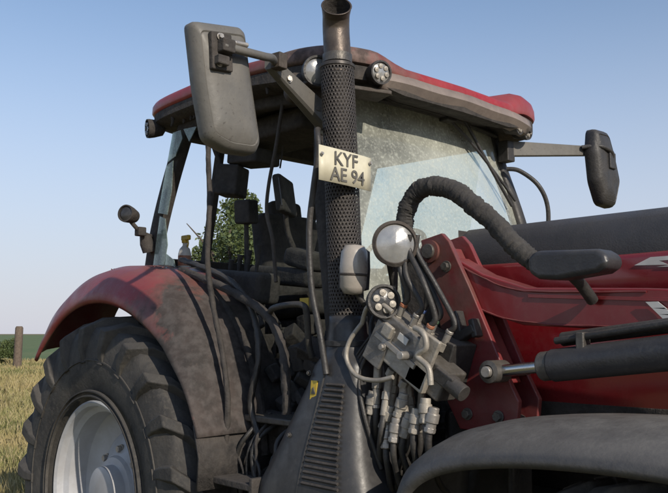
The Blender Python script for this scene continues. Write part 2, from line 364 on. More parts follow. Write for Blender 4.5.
# raised stiffening ribs across the roof skin
for y in (-.62,-.30): tube('roof_rib',[(.05,y,3.10),(.6,y,3.112),(1.2,y*.98,3.085)],.012,REDROOF,flat=1.6)
VIS=mat('visor_bleached',(.22,.175,.15),(.15,.12,.105),rough=.55,scale=5,bump=.15,dust=.5,dustc=(.32,.27,.235))
rows=[]
for dz,dx in ((.0,.0),(-.035,.012),(-.062,-.012),(-.066,-.06)):
    row=[]
    for j in range(25):
        y=-.56+1.22*j/24
        x=1.570-.085*abs(y/.75)**2.6+dx
        row.append((x,y,2.950+dz+.003*math.sin(j*.7)))
    rows.append(row)
grid('front_visor',rows,VIS,solid=.01,smooth='auto',angle=40)
box('lamp_housing_right',(1.36,-.80,2.86),(.16,.30,.12),BURNTMETAL,rot=(0,0,-35),bevel=.04)
def worklamp(nm,c,ax,r,m=LENS,body=PLAST,parent=TR,leds=True,ledm=None):
    c=Vector(c);a=Vector(ax).normalized()
    lathe(nm+'_housing',[(r*.35,-.09),(r*.8,-.075),(r*1.02,-.03),(r*1.10,.0),(r*1.08,.014),(r*.93,.014),(r*.90,.004)],c,a,body,parent,seg=32)
    lathe(nm+'_lens',[(r*.93,.004),(r*.7,.010),(r*.35,.014),(.001,.015)],c,a,m,parent,seg=32)
    if leds:
        for i in range(6):
            t=i/6*2*math.pi;u=a.orthogonal().normalized();w=a.cross(u)
            q=c+(u*math.cos(t)+w*math.sin(t))*r*.55
            lathe(nm+'_led',[(r*.25,.008),(r*.22,.018),(.001,.020)],q,a,ledm or BEIGE,parent,seg=12)
worklamp('roof_work_lamp_a',(1.47,-.90,2.895),(1,-.45,-.12),.062,leds=False)
worklamp('roof_work_lamp_b',(1.58,-.62,2.925),(1,-.25,-.12),.050)
worklamp('roof_work_lamp_c',(1.47,.70,2.91),(1,.1,-.1),.048)
worklamp('roof_work_lamp_d',(1.51,.56,2.90),(1,.1,-.1),.040)
box('lamp_shelf',(1.45,-.72,2.85),(.14,.42,.02),BURNTMETAL,rot=(0,0,-18))
worklamp('rear_work_lamp',(-.02,-.86,2.93),(-.3,-1,-.1),.05,body=SOOT,m=LENSD,ledm=LENSD)
tube('rear_lamp_bracket',[(.06,-.80,2.98),(.0,-.84,2.96),(-.02,-.85,2.92)],.015,SOOT)
for i in range(16):
    x=random.uniform(.2,1.2);y=-.86+random.uniform(-.01,.06);l=random.uniform(.02,.07)
    z=2.95-.04*ss(.75,1.45,x)
    tube('melted_drip',[(x,y,z+.02),(x+.005,y,z-l*.5),(x+random.uniform(-.01,.01),y,z-l)],lambda t:.012*(1-t*.6),SOOT,seg=7,n=3)

# ------------------------------------------------------------------ mirrors
def mirror(nm,pts,x,thick,s):
    cy=sum(p[0] for p in pts)/len(pts);cz=sum(p[1] for p in pts)/len(pts)
    P=[Vector((0,a,b)) for a,b in pts];n=len(P);o=[]
    for i in range(n):
        a=P[i-1];b=P[i];c=P[(i+1)%n]
        ra=min(.028,(a-b).length*.4);rc=min(.028,(c-b).length*.4)
        q0=b+(a-b).normalized()*ra;q2=b+(c-b).normalized()*rc
        for k in range(6):
            t=k/5;o.append((1-t)**2*q0+2*t*(1-t)*b+t*t*q2)
    rows=[]
    for sc,dx in ((.97,-.028),(1,-.024),(1,0),(.985,.012),(.94,.024),(.86,.032),(.84,.029),(.82,.032),(.5,.038),(.05,.040)):
        rows.append([(x+dx*thick,cy+(q.y-cy)*sc,cz+(q.z-cz)*sc) for q in o])
    grid(nm+'_shell',rows,MIRB if s<0 else PLAST,closed=True,cap=True,smooth='auto',angle=50)
    rows=[[(x-.0295*thick,cy+(q.y-cy)*sc,cz+(q.z-cz)*sc) for q in o] for sc in (.93,.05)]
    grid(nm+'_glass',rows,MIRG,closed=True,cap=True)
mirror('right_mirror',[(-1.64,2.880),(-1.41,2.915),(-1.375,2.72),(-1.325,2.47),(-1.345,2.43),(-1.47,2.425),(-1.56,2.455),(-1.605,2.65)],1.60,1.3,-1)
box('mirror_clamp_plate',(1.655,-1.535,2.775),(.025,.09,.14),SOOT,rot=(4,0,0))
box('mirror_clamp_jaw',(1.68,-1.53,2.79),(.05,.055,.05),SOOT)
box('mirror_clamp_jaw_low',(1.675,-1.545,2.735),(.04,.05,.035),SOOT)
for z in (2.825,2.725): bolt('mirror_bolt',(1.67,-1.55,z),(1,0,0),.010,STEEL)
rod('mirror_bolt_stub',(1.69,-1.50,2.81),(1.69,-1.44,2.815),.009,STEEL)
tube('mirror_arm_rod',[(1.69,-1.55,2.785),(1.685,-1.46,2.79),(1.67,-1.35,2.80),(1.62,-1.27,2.825),(1.55,-1.20,2.84),(1.52,-1.15,2.82)],.016,MIRB)
rows=[]
for i in range(9):
    t=i/8;c=Vector((1.535,-1.22,2.845)).lerp(Vector((1.42,-.80,2.70)),t)
    h=.030+.030*t;w=.018+.012*t
    u=Vector((.1,-.05,1)).normalized();v=Vector((1,.35,0)).normalized()
    rows.append([c+u*a*h+v*b*w for a,b in ((-1,-.6),(-.8,-1),(.8,-1),(1,-.6),(1,.6),(.8,1),(-.8,1),(-1,.6))])
grid('right_mirror_beam',rows,MIRB,closed=True,cap=True)
for t in (.12,.3,.8): 
    c=Vector((1.535,-1.22,2.845)).lerp(Vector((1.42,-.80,2.70)),t);bolt('beam_bolt',c+Vector((.022,-.01,.0)),(1,-.3,0),.012,STEEL)
box('beam_pivot',(1.565,-1.19,2.845),(.05,.05,.065),BURNTMETAL,rot=(0,0,10))
mirror('left_mirror',[(1.19,2.985),(1.34,2.99),(1.41,2.85),(1.47,2.68),(1.40,2.52),(1.26,2.53),(1.19,2.66),(1.165,2.85)],1.60,1.3,1)
rows=[]
for i in range(6):
    t=i/5;c=Vector((1.36,.64,2.815)).lerp(Vector((1.55,1.22,2.860)),t);h=.045-.016*t;w=.02
    u=Vector((0,0,1));v=Vector((1,-.3,0)).normalized()
    rows.append([c+u*a*h+v*b*w for a,b in ((-1,-1),(1,-1),(1,1),(-1,1))])
grid('left_mirror_beam',rows,MIRB,closed=True,cap=True,bevel=.005)
box('left_beam_bracket',(1.36,.66,2.80),(.07,.07,.12),PLAST)
tube('left_mirror_rod',[(1.56,1.15,2.87),(1.64,1.22,2.875),(1.66,1.32,2.85),(1.645,1.34,2.80)],.014,PLAST)
box('left_mirror_clamp',(1.65,1.33,2.80),(.03,.07,.10),PLAST)
tube('left_grab_rail',[(1.36,.66,2.70),(1.42,.70,2.685),(1.50,.76,2.60),(1.52,.82,2.48),(1.50,.84,2.30),(1.47,.83,2.05)],.013,PLAST)
worklamp('small_rear_lamp',(.0,-1.0,2.42),(.5,-1,.1),.045,body=SOOT,m=LENSD,leds=False)
tube('small_lamp_stalk',[(-.02,-.97,2.39),(-.02,-.90,2.33),(-.05,-.80,2.31)],.012,SOOT)
box('small_lamp_joint',(-.02,-.90,2.33),(.05,.05,.05),SOOT)
lathe('marker_lamp_stub',[(.035,-.05),(.04,.0),(.03,.05),(.01,.06)],(-.05,-.84,2.27),(0,-.3,1),SOOT,seg=20)

# ------------------------------------------------------------------ exhaust
def ex(z): return (1.565+(2.9-z)*.055,-.87)
R=.072;z0=1.80;z1=2.90;na=30;cell=2*math.pi*R/na;nr=int((z1-z0)/cell);ch=(z1-z0)/nr
vs=[];fs=[]
for r in range(nr):
    zc=z0+(r+.5)*ch
    for c in range(na):
        ac=(c+.5*(r%2))*2*math.pi/na
        b=len(vs)
        sq=[(-1,-1),(0,-1),(1,-1),(1,0),(1,1),(0,1),(-1,1),(-1,0)]
        for (u,v) in sq:
            an=ac+u*math.pi/na;z=zc+v*ch/2;e=ex(z)
            vs.append((e[0]+math.cos(an)*R,e[1]+math.sin(an)*R,z))
        for (u,v) in sq:
            l=math.hypot(u,v);an=ac+u/l*.66*math.pi/na;z=zc+v/l*ch*.34;e=ex(z)
            vs.append((e[0]+math.cos(an)*R,e[1]+math.sin(an)*R,z))
        for k in range(8): k2=(k+1)%8;fs.append((b+k,b+k2,b+8+k2,b+8+k))
mk('exhaust_guard_perforated',vs,fs,GUARD,smooth=True,solid=.002)
rod('exhaust_inner_pipe',(*ex(1.8),1.8),(*ex(2.92),2.92),.056,SOOT)
for z in (1.80,2.895):
    e=ex(z);lathe('guard_rim',[(.071,-.01),(.076,-.006),(.076,.006),(.071,.01)],(*e,z),(0,0,1),GUARD,seg=40)
T=cat([(1.566,-.87,2.86),(1.565,-.87,2.96),(1.562,-.872,3.03),(1.566,-.878,3.075),(1.585,-.895,3.115),(1.612,-.918,3.140)],8)
rows=[];rows2=[]
pu=Vector((1,0,0))
for i,c in enumerate(T):
    t=(T[min(i+1,len(T)-1)]-T[max(i-1,0)]).normalized();u=(pu-t*pu.dot(t)).normalized();w=t.cross(u);pu=u
    rr=.058+.006*ss(.75,1,i/(len(T)-1))
    rows.append([c+(u*math.cos(k/16*math.pi)+w*math.sin(k/16*math.pi))*rr for k in range(32)])
    rows2.append([c+(u*math.cos(k/16*math.pi)+w*math.sin(k/16*math.pi))*(rr-.004) for k in range(32)])
grid('exhaust_tip',rows,PIPE,closed=True,smooth=True)
grid('exhaust_tip_inner',rows2,SOOT,closed=True,smooth=True)
c=T[-1]
grid('exhaust_tip_lip',[[c+t*d+(u*math.cos(k/16*math.pi)+w*math.sin(k/16*math.pi))*q for k in range(32)] for q,d in ((.064,-.001),(.066,.001),(.064,.003),(.059,.002))],PIPE,closed=True,smooth=True)
lathe('tip_clamp',[(.060,-.02),(.064,-.018),(.064,.018),(.060,.02)],(1.565,-.87,2.93),(0,0,1),DSTEEL,seg=32)
def rrect(cx,cy,hx,hy,z,p=4):
    r=[]
    for k in range(40):
        a=2*math.pi*k/40;c_=math.cos(a);s_=math.sin(a)
        q=(abs(c_)**p+abs(s_)**p)**(-1/p)
        r.append((cx+hx*c_*q,cy+hy*s_*q,z))
    return r
SR=[(1.63,-.87,.078,.078,1.83,2),(1.63,-.87,.080,.080,1.80,2),(1.632,-.87,.088,.085,1.74,2.2),(1.635,-.87,.094,.090,1.68,2.5),(1.64,-.87,.118,.105,1.655,3),(1.635,-.87,.135,.115,1.63,3),(1.62,-.87,.155,.125,1.55,3.2),(1.595,-.88,.20,.14,1.42,3.5),(1.565,-.89,.255,.155,1.28,3.5),(1.545,-.90,.32,.17,1.15,3.5),(1.53,-.90,.375,.18,1.0,3.5),(1.5,-.90,.43,.18,.8,3.5),(1.5,-.90,.40,.17,.7,3.5)]
grid('exhaust_shroud',[rrect(a,b,c_,d,z,p=p) for a,b,c_,d,z,p in SR],SHROUD,closed=True,cap=True,smooth=True,angle=60)
def shr(z):
    for i in range(len(SR)-1):
        if SR[i][4]>=z>=SR[i+1][4]:
            t=(SR[i][4]-z)/(SR[i][4]-SR[i+1][4]);return [SR[i][k]+(SR[i+1][k]-SR[i][k])*t for k in range(4)]
for i in range(19):
    z=1.56-i*.021
    cx_,cy_,hx,hy=shr(z)
    xr=cx_+hx*.74;xl=xr-(.10+.006*i)
    box('shroud_louvre',((xl+xr)/2,cy_-hy-.001,z),(xr-xl,.012,.010),SOOT,rot=(35,0,0),bevel=.002)
tube('shroud_rib',[(shr(z)[0]+shr(z)[2]*.05-.02,shr(z)[1]-shr(z)[3]+.002,z) for z in (1.62,1.5,1.38,1.25,1.1,.95)],.006,SHROUD)
lathe('shroud_collar_band',[(.090,-.012),(.096,-.010),(.096,.010),(.088,.012)],(1.633,-.87,1.72),(0,0,1),SHROUD,seg=36)
for (x,z) in ((1.52,1.60),(1.45,1.35)): bolt('shroud_screw',(x,shr(z)[1]-shr(z)[3]+.006,z),(0,-1,.1),.008,DSTEEL,h=.012)
box('warning_sticker',(shr(1.54)[0]-.055,shr(1.54)[1]-shr(1.54)[3]-.0005,1.535),(.036,.004,.075),YEL,rot=(-6,0,0),bevel=0)
prism('sticker_pictogram',[(1.553,1.52),(1.577,1.52),(1.565,1.548)],'y',-1.004,-1.000,PLK,bevel=0)

NP=empty('number_plate')
px,py,pz=1.70,-.950,2.422
rows=[]
for j in range(2):
    rows.append([(px-.0+.006*math.sin(k/10*3.14),py-.145+.29*k/10,pz-.070+.140*j+.012*(k/10-.5)*-1) for k in range(11)])
mk('plate_sheet',[p for r in rows for p in r],[(k,k+1,12+k,11+k) for k in range(10)],PLW,NP,smooth=True,solid=.003)
def txt(s,y,z,size):
    cu=bpy.data.curves.new('plate_text','FONT');cu.body=s;cu.size=size;cu.align_x='CENTER';cu.align_y='CENTER';cu.extrude=.0008;cu.offset=.0009
    o=bpy.data.objects.new('plate_text_'+s.replace(' ','_').lower(),cu);scene.collection.objects.link(o);cu.materials.append(PLK)
    o.matrix_world=Matrix(((0,0,1,px+.0085),(1,0,0,y),(0,1,0,z),(0,0,0,1)));o.parent=NP
    return o
txt('KYF',py-.005,pz+.030,.078);txt('AE 94',py+.005,pz-.034,.078)
for y in (-.135,.135): bolt('plate_bolt',(px+.006,py+y,pz+.04),(1,0,0),.006,STEEL,NP,h=.008)
box('plate_bracket',(1.665,-.93,2.44),(.05,.10,.05),PLAST,NP)

# ------------------------------------------------------------------ hand rail, cables
tube('cab_hand_rail',[(1.46,-.86,2.63),(1.54,-.96,2.61),(1.585,-1.0,2.57),(1.59,-1.0,2.50),(1.56,-1.0,2.35),(1.535,-1.0,2.18),(1.55,-1.0,1.95),(1.60,-1.0,1.77),(1.64,-1.0,1.60)],.013,PLAST)
tube('hanging_cable',[(.72,-.95,2.90),(.73,-.96,2.65),(.765,-.97,2.4),(.80,-1.0,2.11),(.85,-1.0,1.9),(.93,-1.0,1.68),(.98,-1.0,1.46),(.97,-1.0,1.25),(.95,-1.0,1.1)],.013,SOOT,jit=.3)
tube('melted_seal_a',[(.30,-.83,2.10),(.62,-.86,2.02),(.92,-.88,1.93),(1.15,-.9,1.83),(1.27,-.92,1.70),(1.33,-.95,1.55),(1.34,-.95,1.42)],.020,SOOT,jit=.4)
tube('melted_seal_b',[(.25,-.80,2.16),(.5,-.82,2.10),(.80,-.84,2.0),(.98,-.86,1.85),(1.05,-.88,1.65),(1.02,-.9,1.45),(1.08,-.9,1.3)],.015,HOSE,jit=.4)
tube('grab_handle',[(1.14,-.84,1.80),(1.16,-.90,1.86),(1.28,-.93,1.88),(1.41,-.93,1.88),(1.43,-.92,1.84),(1.42,-.9,1.72),(1.42,-.88,1.66)],.014,HOSE)
box('cab_lower_panel',(1.16,-.76,1.27),(.66,.05,.14),SOOT,bevel=.02)
box('door_threshold',(1.18,-.82,1.375),(.52,.16,.03),DSTEEL,bevel=.008)
box('fuel_tank',(1.05,-.62,.85),(.8,.42,.62),PLAST,bevel=.08)
for i,z in enumerate((1.12,.86,.60)):
    box('step_tread',(1.08,-.98-.03*i,z),(.36,.20,.03),SOOT,bevel=.006)
for x in (.90,1.26): box('step_side',(x,-1.0,.86),(.025,.16,.60),SOOT,bevel=.006)
for i in range(9):
    x=random.uniform(.95,1.4);z=random.uniform(1.22,1.32)
    tube('burnt_wire',[(x,-.80,z+.08),(x+random.uniform(-.04,.04),-.93,z),(x+random.uniform(-.06,.06),-.95,z-.12),(x+random.uniform(-.08,.08),-.92,z-.35)],random.uniform(.006,.014),random.choice([SOOT,HOSE,HOSE]),seg=8,n=5)

# ------------------------------------------------------------------ cab interior
def cushion(nm,c,s,rot,m=SEATM):
    ob=box(nm,c,s,m,rot=rot,bevel=min(s)*.35);ob.modifiers['b'].segments=4;return ob
cushion('seat_base',(.45,.0,1.92),(.50,.50,.14),(0,-4,0))
cushion('seat_backrest',(.20,.0,2.22),(.15,.46,.54),(0,-10,0))
cushion('seat_headrest',(.13,.02,2.52),(.09,.24,.12),(0,-10,0))
box('seat_suspension',(.45,0,1.62),(.40,.42,.44),SOOT,bevel=.03)
cushion('armrest_console',(.62,-.36,2.07),(.52,.16,.10),(0,6,0))
box('armrest_pod',(.80,-.38,2.15),(.22,.15,.10),SEATM,rot=(0,14,0),bevel=.03)
tube('joystick',[(.84,-.38,2.17),(.86,-.38,2.25),(.87,-.38,2.30)],lambda t:.013+.012*t,SEATM)
cushion('armrest_left',(.5,.34,2.12),(.36,.09,.08),(0,4,0))
box('monitor',(.72,-.46,2.49),(.05,.27,.20),SEATM,rot=(0,-8,35),bevel=.015)
box('monitor_screen',(.75,-.48,2.493),(.006,.21,.15),SCREEN,rot=(0,-8,35),bevel=0)
tube('monitor_stalk',[(.70,-.44,2.42),(.70,-.42,2.30),(.76,-.40,2.16)],.014,SOOT)
box('second_monitor',(.40,-.58,2.60),(.14,.16,.17),SEATM,bevel=.015,rot=(0,6,30))
tube('second_monitor_stalk',[(.40,-.6,2.6),(.35,-.65,2.75),(.33,-.70,2.9)],.012,SOOT)
box('radio_unit',(.52,-.52,2.72),(.22,.20,.08),SEATM,bevel=.012,rot=(0,4,10))
box('radio_bracket',(.50,-.52,2.83),(.05,.05,.16),SOOT)
box('switch_box',(.50,-.55,2.42),(.10,.10,.13),SEATM,bevel=.012,rot=(5,0,20))
tube('switch_box_stalk',[(.50,-.55,2.38),(.52,-.56,2.2),(.55,-.58,2.08)],.013,SOOT)
box('side_console',(.45,-.62,2.02),(.70,.16,.16),SEATM,bevel=.03,rot=(0,6,0))
for i in range(4): tube('console_lever',[(.42+.08*i,-.60,2.08),(.44+.08*i,-.60,2.16+.02*i)],lambda t:.008+.008*t,SEATM,seg=8,n=3)
tube('steering_column',[(1.20,.05,1.8),(1.10,.05,2.05),(1.05,.05,2.16)],.05,SEATM)
Rw=.19;cw=Vector((1.03,.05,2.20));nw=Vector((-.55,0,.83)).normalized();uw=nw.orthogonal().normalized();ww=nw.cross(uw)
tube('steering_wheel',[cw+(uw*math.cos(a*math.pi/16)+ww*math.sin(a*math.pi/16))*Rw for a in range(33)],.014,SEATM,raw=True)
for a in (0,2.1,4.2): rod('steering_spoke',cw-nw*.03,cw+(uw*math.cos(a)+ww*math.sin(a))*Rw,.012,SEATM)
for i in range(9):
    x=random.uniform(.3,1.0);y=random.uniform(-.6,.3);l=random.uniform(.08,.30)
    tube('hanging_wire',[(x,y,2.9),(x+random.uniform(-.05,.05),y,2.9-l*.5),(x+random.uniform(-.1,.1),y+random.uniform(-.05,.05),2.9-l)],random.uniform(.004,.008),SOOT,seg=6,n=4)
tube('curved_grab',[(1.04,-.74,2.88),(1.0,-.75,2.66),(.96,-.76,2.48),(.96,-.77,2.34),(1.02,-.78,2.20),(1.06,-.79,2.0)],.009,BURNTMETAL)
box('roof_console',(.75,-.45,2.84),(.6,.35,.12),SOOT,bevel=.03)
for i in range(60):
    x=random.uniform(.3,1.35);y=random.uniform(-.70,-.3);z=1.42+random.uniform(0,.28)*(1 if x>.9 else 1.5)
    s=random.uniform(.04,.13);box('debris_chunk',(x,y,z),(s,s*.8,s*.6),random.choice([SEATM,SEATM,SOOT]),rot=(random.uniform(0,90),random.uniform(0,90),random.uniform(0,90)),bevel=.01)
box('pedal_box',(1.28,-.42,1.62),(.22,.3,.4),SEATM,bevel=.04,rot=(0,-15,0))
box('interior_warning_label',(1.20,-.735,1.90),(.06,.004,.045),YEL,bevel=0)
SB=empty('spray_bottle')
b0=(-.0,-.62,2.13)
lathe('bottle_body',[(.001,0),(.035,.0),(.038,.01),(.038,.09),(.030,.12),(.013,.14),(.013,.16)],b0,(0,0,1),WHT,SB,seg=24)
lathe('bottle_label',[(.0385,.02),(.0385,.08)],b0,(0,0,1),ORG,SB,seg=24)
box('spray_head',(b0[0]+.01,b0[1],b0[2]+.185),(.075,.024,.03),YEL,SB,bevel=.006)
tube('spray_trigger',[(b0[0]+.03,b0[1],b0[2]+.17),(b0[0]+.035,b0[1],b0[2]+.15),(b0[0]+.028,b0[1],b0[2]+.13)],.005,YEL,SB,seg=8)
lathe('spray_collar',[(.017,.155),(.019,.16),(.019,.175),(.012,.178)],b0,(0,0,1),YEL,SB,seg=20)
box('rear_shelf',(-.02,-.60,2.115),(.24,.3,.02),SOOT)

# ------------------------------------------------------------------ hood
def hoodsec(x):
    zt=2.230-.16*ss(2.9,4.2,x)
    w=.45-.05*ss(3,4.2,x)
    return zt,w
xs=[1.86+(4.15-1.86)*i/28 for i in range(29)]
up=[]
for x in xs:
    zt,w=hoodsec(x);row=[]
    zs=zt-.19+.01*math.sin(x*2)
    prof=[(-w,zs),(-w-.004,zs+.03),(-w+.002,zs+.09),(-w+.03,zt-.055),(-w+.09,zt-.022),(-w+.2,zt-.004),(-.08,zt+.004),(0,zt+.006)]
    prof=prof+[(-y,z) for y,z in reversed(prof[:-1])]
    up.append([(x,y,z) for y,z in prof])
grid('hood_top',up,BLACKHOOD,smooth=True,cap=False)
for s,nm in ((-1,'right'),(1,'left')):
    rows=[]
    for x in xs:
        zt,w=hoodsec(x);zs=zt-.192+.01*math.sin(x*2)
        prof=[(w+.001,zs+.012),(w+.010,zs+.004),(w+.012,zs-.008),(w+.012,zs-.07),(w+.008,zs-.15),(w-.004,zs-.165),(w-.004,zs-.175),(w+.008,zs-.19),(w+.008,zs-.36),(w,zs-.50),(w-.02,zs-.58)]
        rows.append([(x,s*y,z) for y,z in prof])
    grid('hood_side_'+nm,rows,REDHOOD,smooth='auto',angle=50)
box('hood_nose',(4.15,0,1.7),(.12,.8,.85),BLACKHOOD,bevel=.05)
grid('hood_rear_face',[[(1.865,y,z) for y in (-.44,-.2,0,.2,.44)] for z in (1.5,1.8,2.05,2.2)],SOOT)
box('cowl',(1.68,0,1.95),(.36,.84,.40),SOOT,bevel=.06)
prism('hood_emblem',[(2.66,1.998),(2.72,2.023),(2.84,2.023),(2.84,2.009),(2.75,2.009),(2.78,1.993)],'y',-.467,-.462,WHT,bevel=0)
prism('hood_emblem_b',[(2.74,1.988),(2.84,1.995),(2.84,1.984)],'y',-.467,-.462,WHT,bevel=0)
box('engine_side',(2.6,-.42,1.40),(1.4,.05,.22),SOOT,bevel=.01)
# ------------------------------------------------------------------ loader
mastp=[(1.875,2.135),(1.985,2.155),(2.02,2.12),(2.12,1.93),(2.27,1.62),(2.325,1.52),(2.315,1.44),(2.24,1.40),(2.06,1.40),(2.00,1.50),(1.98,1.75),(1.93,1.95)]
for s in (-1,1):
    a,b=(-.70,-.675) if s<0 else (.675,.70)
    prism('mast_plate_outer',mastp,'y',a,b,REDMAST,LO)
    a,b=(-.57,-.545) if s<0 else (.545,.57)
    prism('mast_plate_inner',mastp,'y',a,b,REDMAST,LO)
    prism('mast_web',[(1.99,2.10),(2.10,1.90),(2.26,1.58),(2.22,1.56),(2.06,1.88),(1.95,2.08)],'y',s*.66,s*.58,REDMAST,LO)
    box('mast_foot',(2.12,s*.60,1.25),(.30,.14,.42),PLAST,LO,bevel=.02)
    box('mast_frame_mount',(2.12,s*.45,1.05),(.40,.35,.20),PLAST,LO,bevel=.02)
    top=[(2.02,2.06),(2.16,1.985),(2.35,1.925),(2.8,1.905),(3.3,1.87),(3.9,1.62),(4.5,1.05)]
    bot=[(1.97,1.93),(2.12,1.85),(2.33,1.79),(2.8,1.765),(3.25,1.72),(3.75,1.50),(4.35,.95)]
    prism('loader_arm',top+bot[::-1],'y',s*.672,s*.575,RED,LO,bevel=.008)
    prism('loader_arm_rib',[(2.36,1.90),(3.25,1.85),(3.25,1.838),(2.36,1.888)],'y',s*.678,s*.674,RED,LO,bevel=.001)
    tube('arm_weld_seam',[(2.02,s*.675,2.045),(2.16,s*.675,1.97),(2.35,s*.675,1.912),(2.8,s*.675,1.893)],.0035,REDMAST,LO,seg=6,jit=.6)
    tube('arm_weld_seam_low',[(2.12,s*.675,1.862),(2.33,s*.675,1.802),(2.8,s*.675,1.777)],.0035,REDMAST,LO,seg=6,jit=.6)
    rod('cylinder_rod',(2.27,s*.755,1.625),(2.52,s*.755,1.655),.021,CHROME,LO)
    rod('cylinder_gland',(2.46,s*.755,1.648),(2.52,s*.755,1.655),.050,DSTEEL,LO,bevel=.006)
    rod('lift_cylinder',(2.50,s*.755,1.652),(3.25,s*.755,1.745),.055,COVER,LO,bevel=.008)
    rod('cylinder_line',(2.52,s*.765,1.735),(3.2,s*.765,1.83),.012,PLAST,LO)
    rod('parallel_link',(2.52,s*.72,1.74),(3.4,s*.72,1.845),.024,PLAST,LO)
    box('line_clamp',(2.62,s*.76,1.735),(.03,.05,.06),DSTEEL,LO)
    lathe('cylinder_eye',[(.024,-.05),(.040,-.045),(.040,.045),(.024,.05)],(2.27,s*.755,1.625),(0,1,0),DSTEEL,LO,seg=28)
    rod('cylinder_pin',(2.27,s*.82,1.625),(2.27,s*.55,1.625),.020,STEEL,LO)
    rod('mast_pivot_pin',(1.93,s*.725,2.085),(1.93,s*.54,2.085),.030,DSTEEL,LO)
    lathe('mast_pivot_ring',[(.045,.0),(.045,s*.012),(.03,s*.014)],(1.93,s*.700,2.085),(0,1,0),REDMAST,LO,seg=28)
for x,z in ((2.01,2.02),(2.055,1.80),(2.20,1.60),(2.03,1.62),(2.10,1.46),(2.24,1.46)):
    bolt('mast_bolt',(x,-.701,z),(0,-1,0),.017,DSTEEL,LO,h=.02)
box('stand_hook',(2.125,-.73,1.76),(.10,.05,.035),PLAST,LO,rot=(0,-25,0))
box('stand_hook_leg',(2.09,-.73,1.80),(.03,.05,.09),PLAST,LO,rot=(0,-15,0))
box('stand_hook_tip',(2.165,-.73,1.78),(.025,.045,.07),PLAST,LO,rot=(0,-15,0))
for k in range(3): prism('loader_decal',[(2.80+.02*k,1.86-.02*k),(2.84+.02*k,1.86-.02*k),(2.87+.02*k,1.835-.02*k),(2.82+.02*k,1.84-.02*k)],'y',-.684,-.680,WHT,LO,bevel=0)

# ------------------------------------------------------------------ front fender
FEN=mat('front_fender_plastic',(.050,.048,.048),(.034,.033,.033),rough=.45,scale=4,bump=.2,bscale=70,dust=.45,dustc=(.17,.16,.145),updust=.8)
for s in (-1,1):
    rows=[]
    for i in range(61):
        a=math.radians(179.3-155*i/60)
        sn=max(.0001,math.sin(a))**.20
        row=[]
        for y,d in ((.70,.0),(.74,.012),(.82,.015),(.95,.008),(1.05,-.012),(1.13,-.035),(1.18,-.065),(1.197,-.09),(1.190,-.11)):
            row.append((FX+math.cos(a)*(.90+d),s*y,.60+sn*(.905+d)))
        rows.append(row)
    grid('front_fender',rows,FEN,solid=.01*(1 if s<0 else -1),smooth=True)
    tube('front_fender_bracket',[(FX,s*.72,1.44),(FX,s*.66,1.2),(FX,s*.6,.9)],.03,PLAST)

# ------------------------------------------------------------------ lamps next to the exhaust
lathe('indicator_body',[(.001,-.105),(.036,-.10),(.052,-.075),(.056,0),(.052,.065),(.038,.09),(.001,.095)],(1.745,-.95,2.015),(.06,0,1),LENS2,seg=28,angle=60)
lathe('indicator_back',[(.030,-.09),(.060,-.08),(.062,0),(.058,.07),(.03,.09)],(1.725,-.925,2.015),(.06,0,1),PLAST,seg=28)
lathe('indicator_seam',[(.0555,-.030),(.0575,-.027),(.0575,-.022),(.056,-.020)],(1.745,-.95,2.015),(.06,0,1),BURNTMETAL,seg=28)
tube('indicator_stalk',[(1.74,-.93,1.93),(1.75,-.90,1.88),(1.78,-.84,1.86)],.012,PLAST)
HL=(1.955,-.94,2.095);HA=(.80,-.62,.02)
lathe('round_headlamp_shell',[(.02,-.12),(.06,-.105),(.076,-.06),(.084,-.01),(.088,.012),(.076,.020),(.070,.010)],HL,HA,BURNTMETAL,seg=40)
lathe('round_headlamp_lens',[(.074,.012),(.05,.022),(.001,.027)],HL,HA,LENS,seg=40)
tube('headlamp_arm',[(1.88,-.90,2.06),(1.84,-.84,2.02),(1.82,-.80,1.95)],.014,PLAST)
worklamp('lower_work_lamp',(1.905,-.95,1.88),(.85,-.5,.05),.060,m=LENSD)
tube('lamp_bracket',[(1.84,-.82,2.05),(1.82,-.80,1.95),(1.83,-.82,1.86),(1.86,-.84,1.78),(1.9,-.84,1.7)],.016,PLAST)
tube('lamp_cable',[(1.80,-.86,1.88),(1.79,-.90,1.80),(1.82,-.92,1.72),(1.88,-.90,1.70)],.008,HOSE)

# ------------------------------------------------------------------ hydraulic multicoupler
HC=empty('hydraulic_multicoupler');HC.parent=LO
box('coupler_body_top',(1.96,-.87,1.745),(.24,.13,.11),BLOCK,HC,rot=(0,32,0),bevel=.008)
box('coupler_body_low',(1.99,-.88,1.645),(.25,.12,.09),BEIGE,HC,rot=(0,32,0),bevel=.008)
box('coupler_side_plate',(1.87,-.94,1.72),(.10,.015,.17),BLOCK,HC,rot=(0,32,0))
box('coupler_rail',(1.955,-.943,1.70),(.23,.014,.022),STEEL,HC,rot=(0,32,0),bevel=.003)
box('coupler_cross',(2.08,-.93,1.66),(.09,.02,.20),BEIGE,HC,rot=(0,28,0))
box('coupler_mount',(2.02,-.77,1.68),(.22,.14,.16),PLAST,HC,rot=(0,20,0))
box('coupler_valve',(2.10,-.86,1.60),(.13,.11,.12),DSTEEL,HC,rot=(0,32,0),bevel=.01)
box('coupler_guide',(1.93,-.955,1.77),(.05,.02,.05),BEIGE,HC,rot=(0,32,0))
box('coupler_tag',(2.0,-.948,1.74),(.05,.004,.025),WHT,HC,rot=(0,32,0),bevel=0)
ax=Vector((.53,0,.85)).normalized()
ex_=Vector((.85,0,-.53)).normalized()
caps=[ORG,BLU,STEEL,GRN,ORG,STEEL]
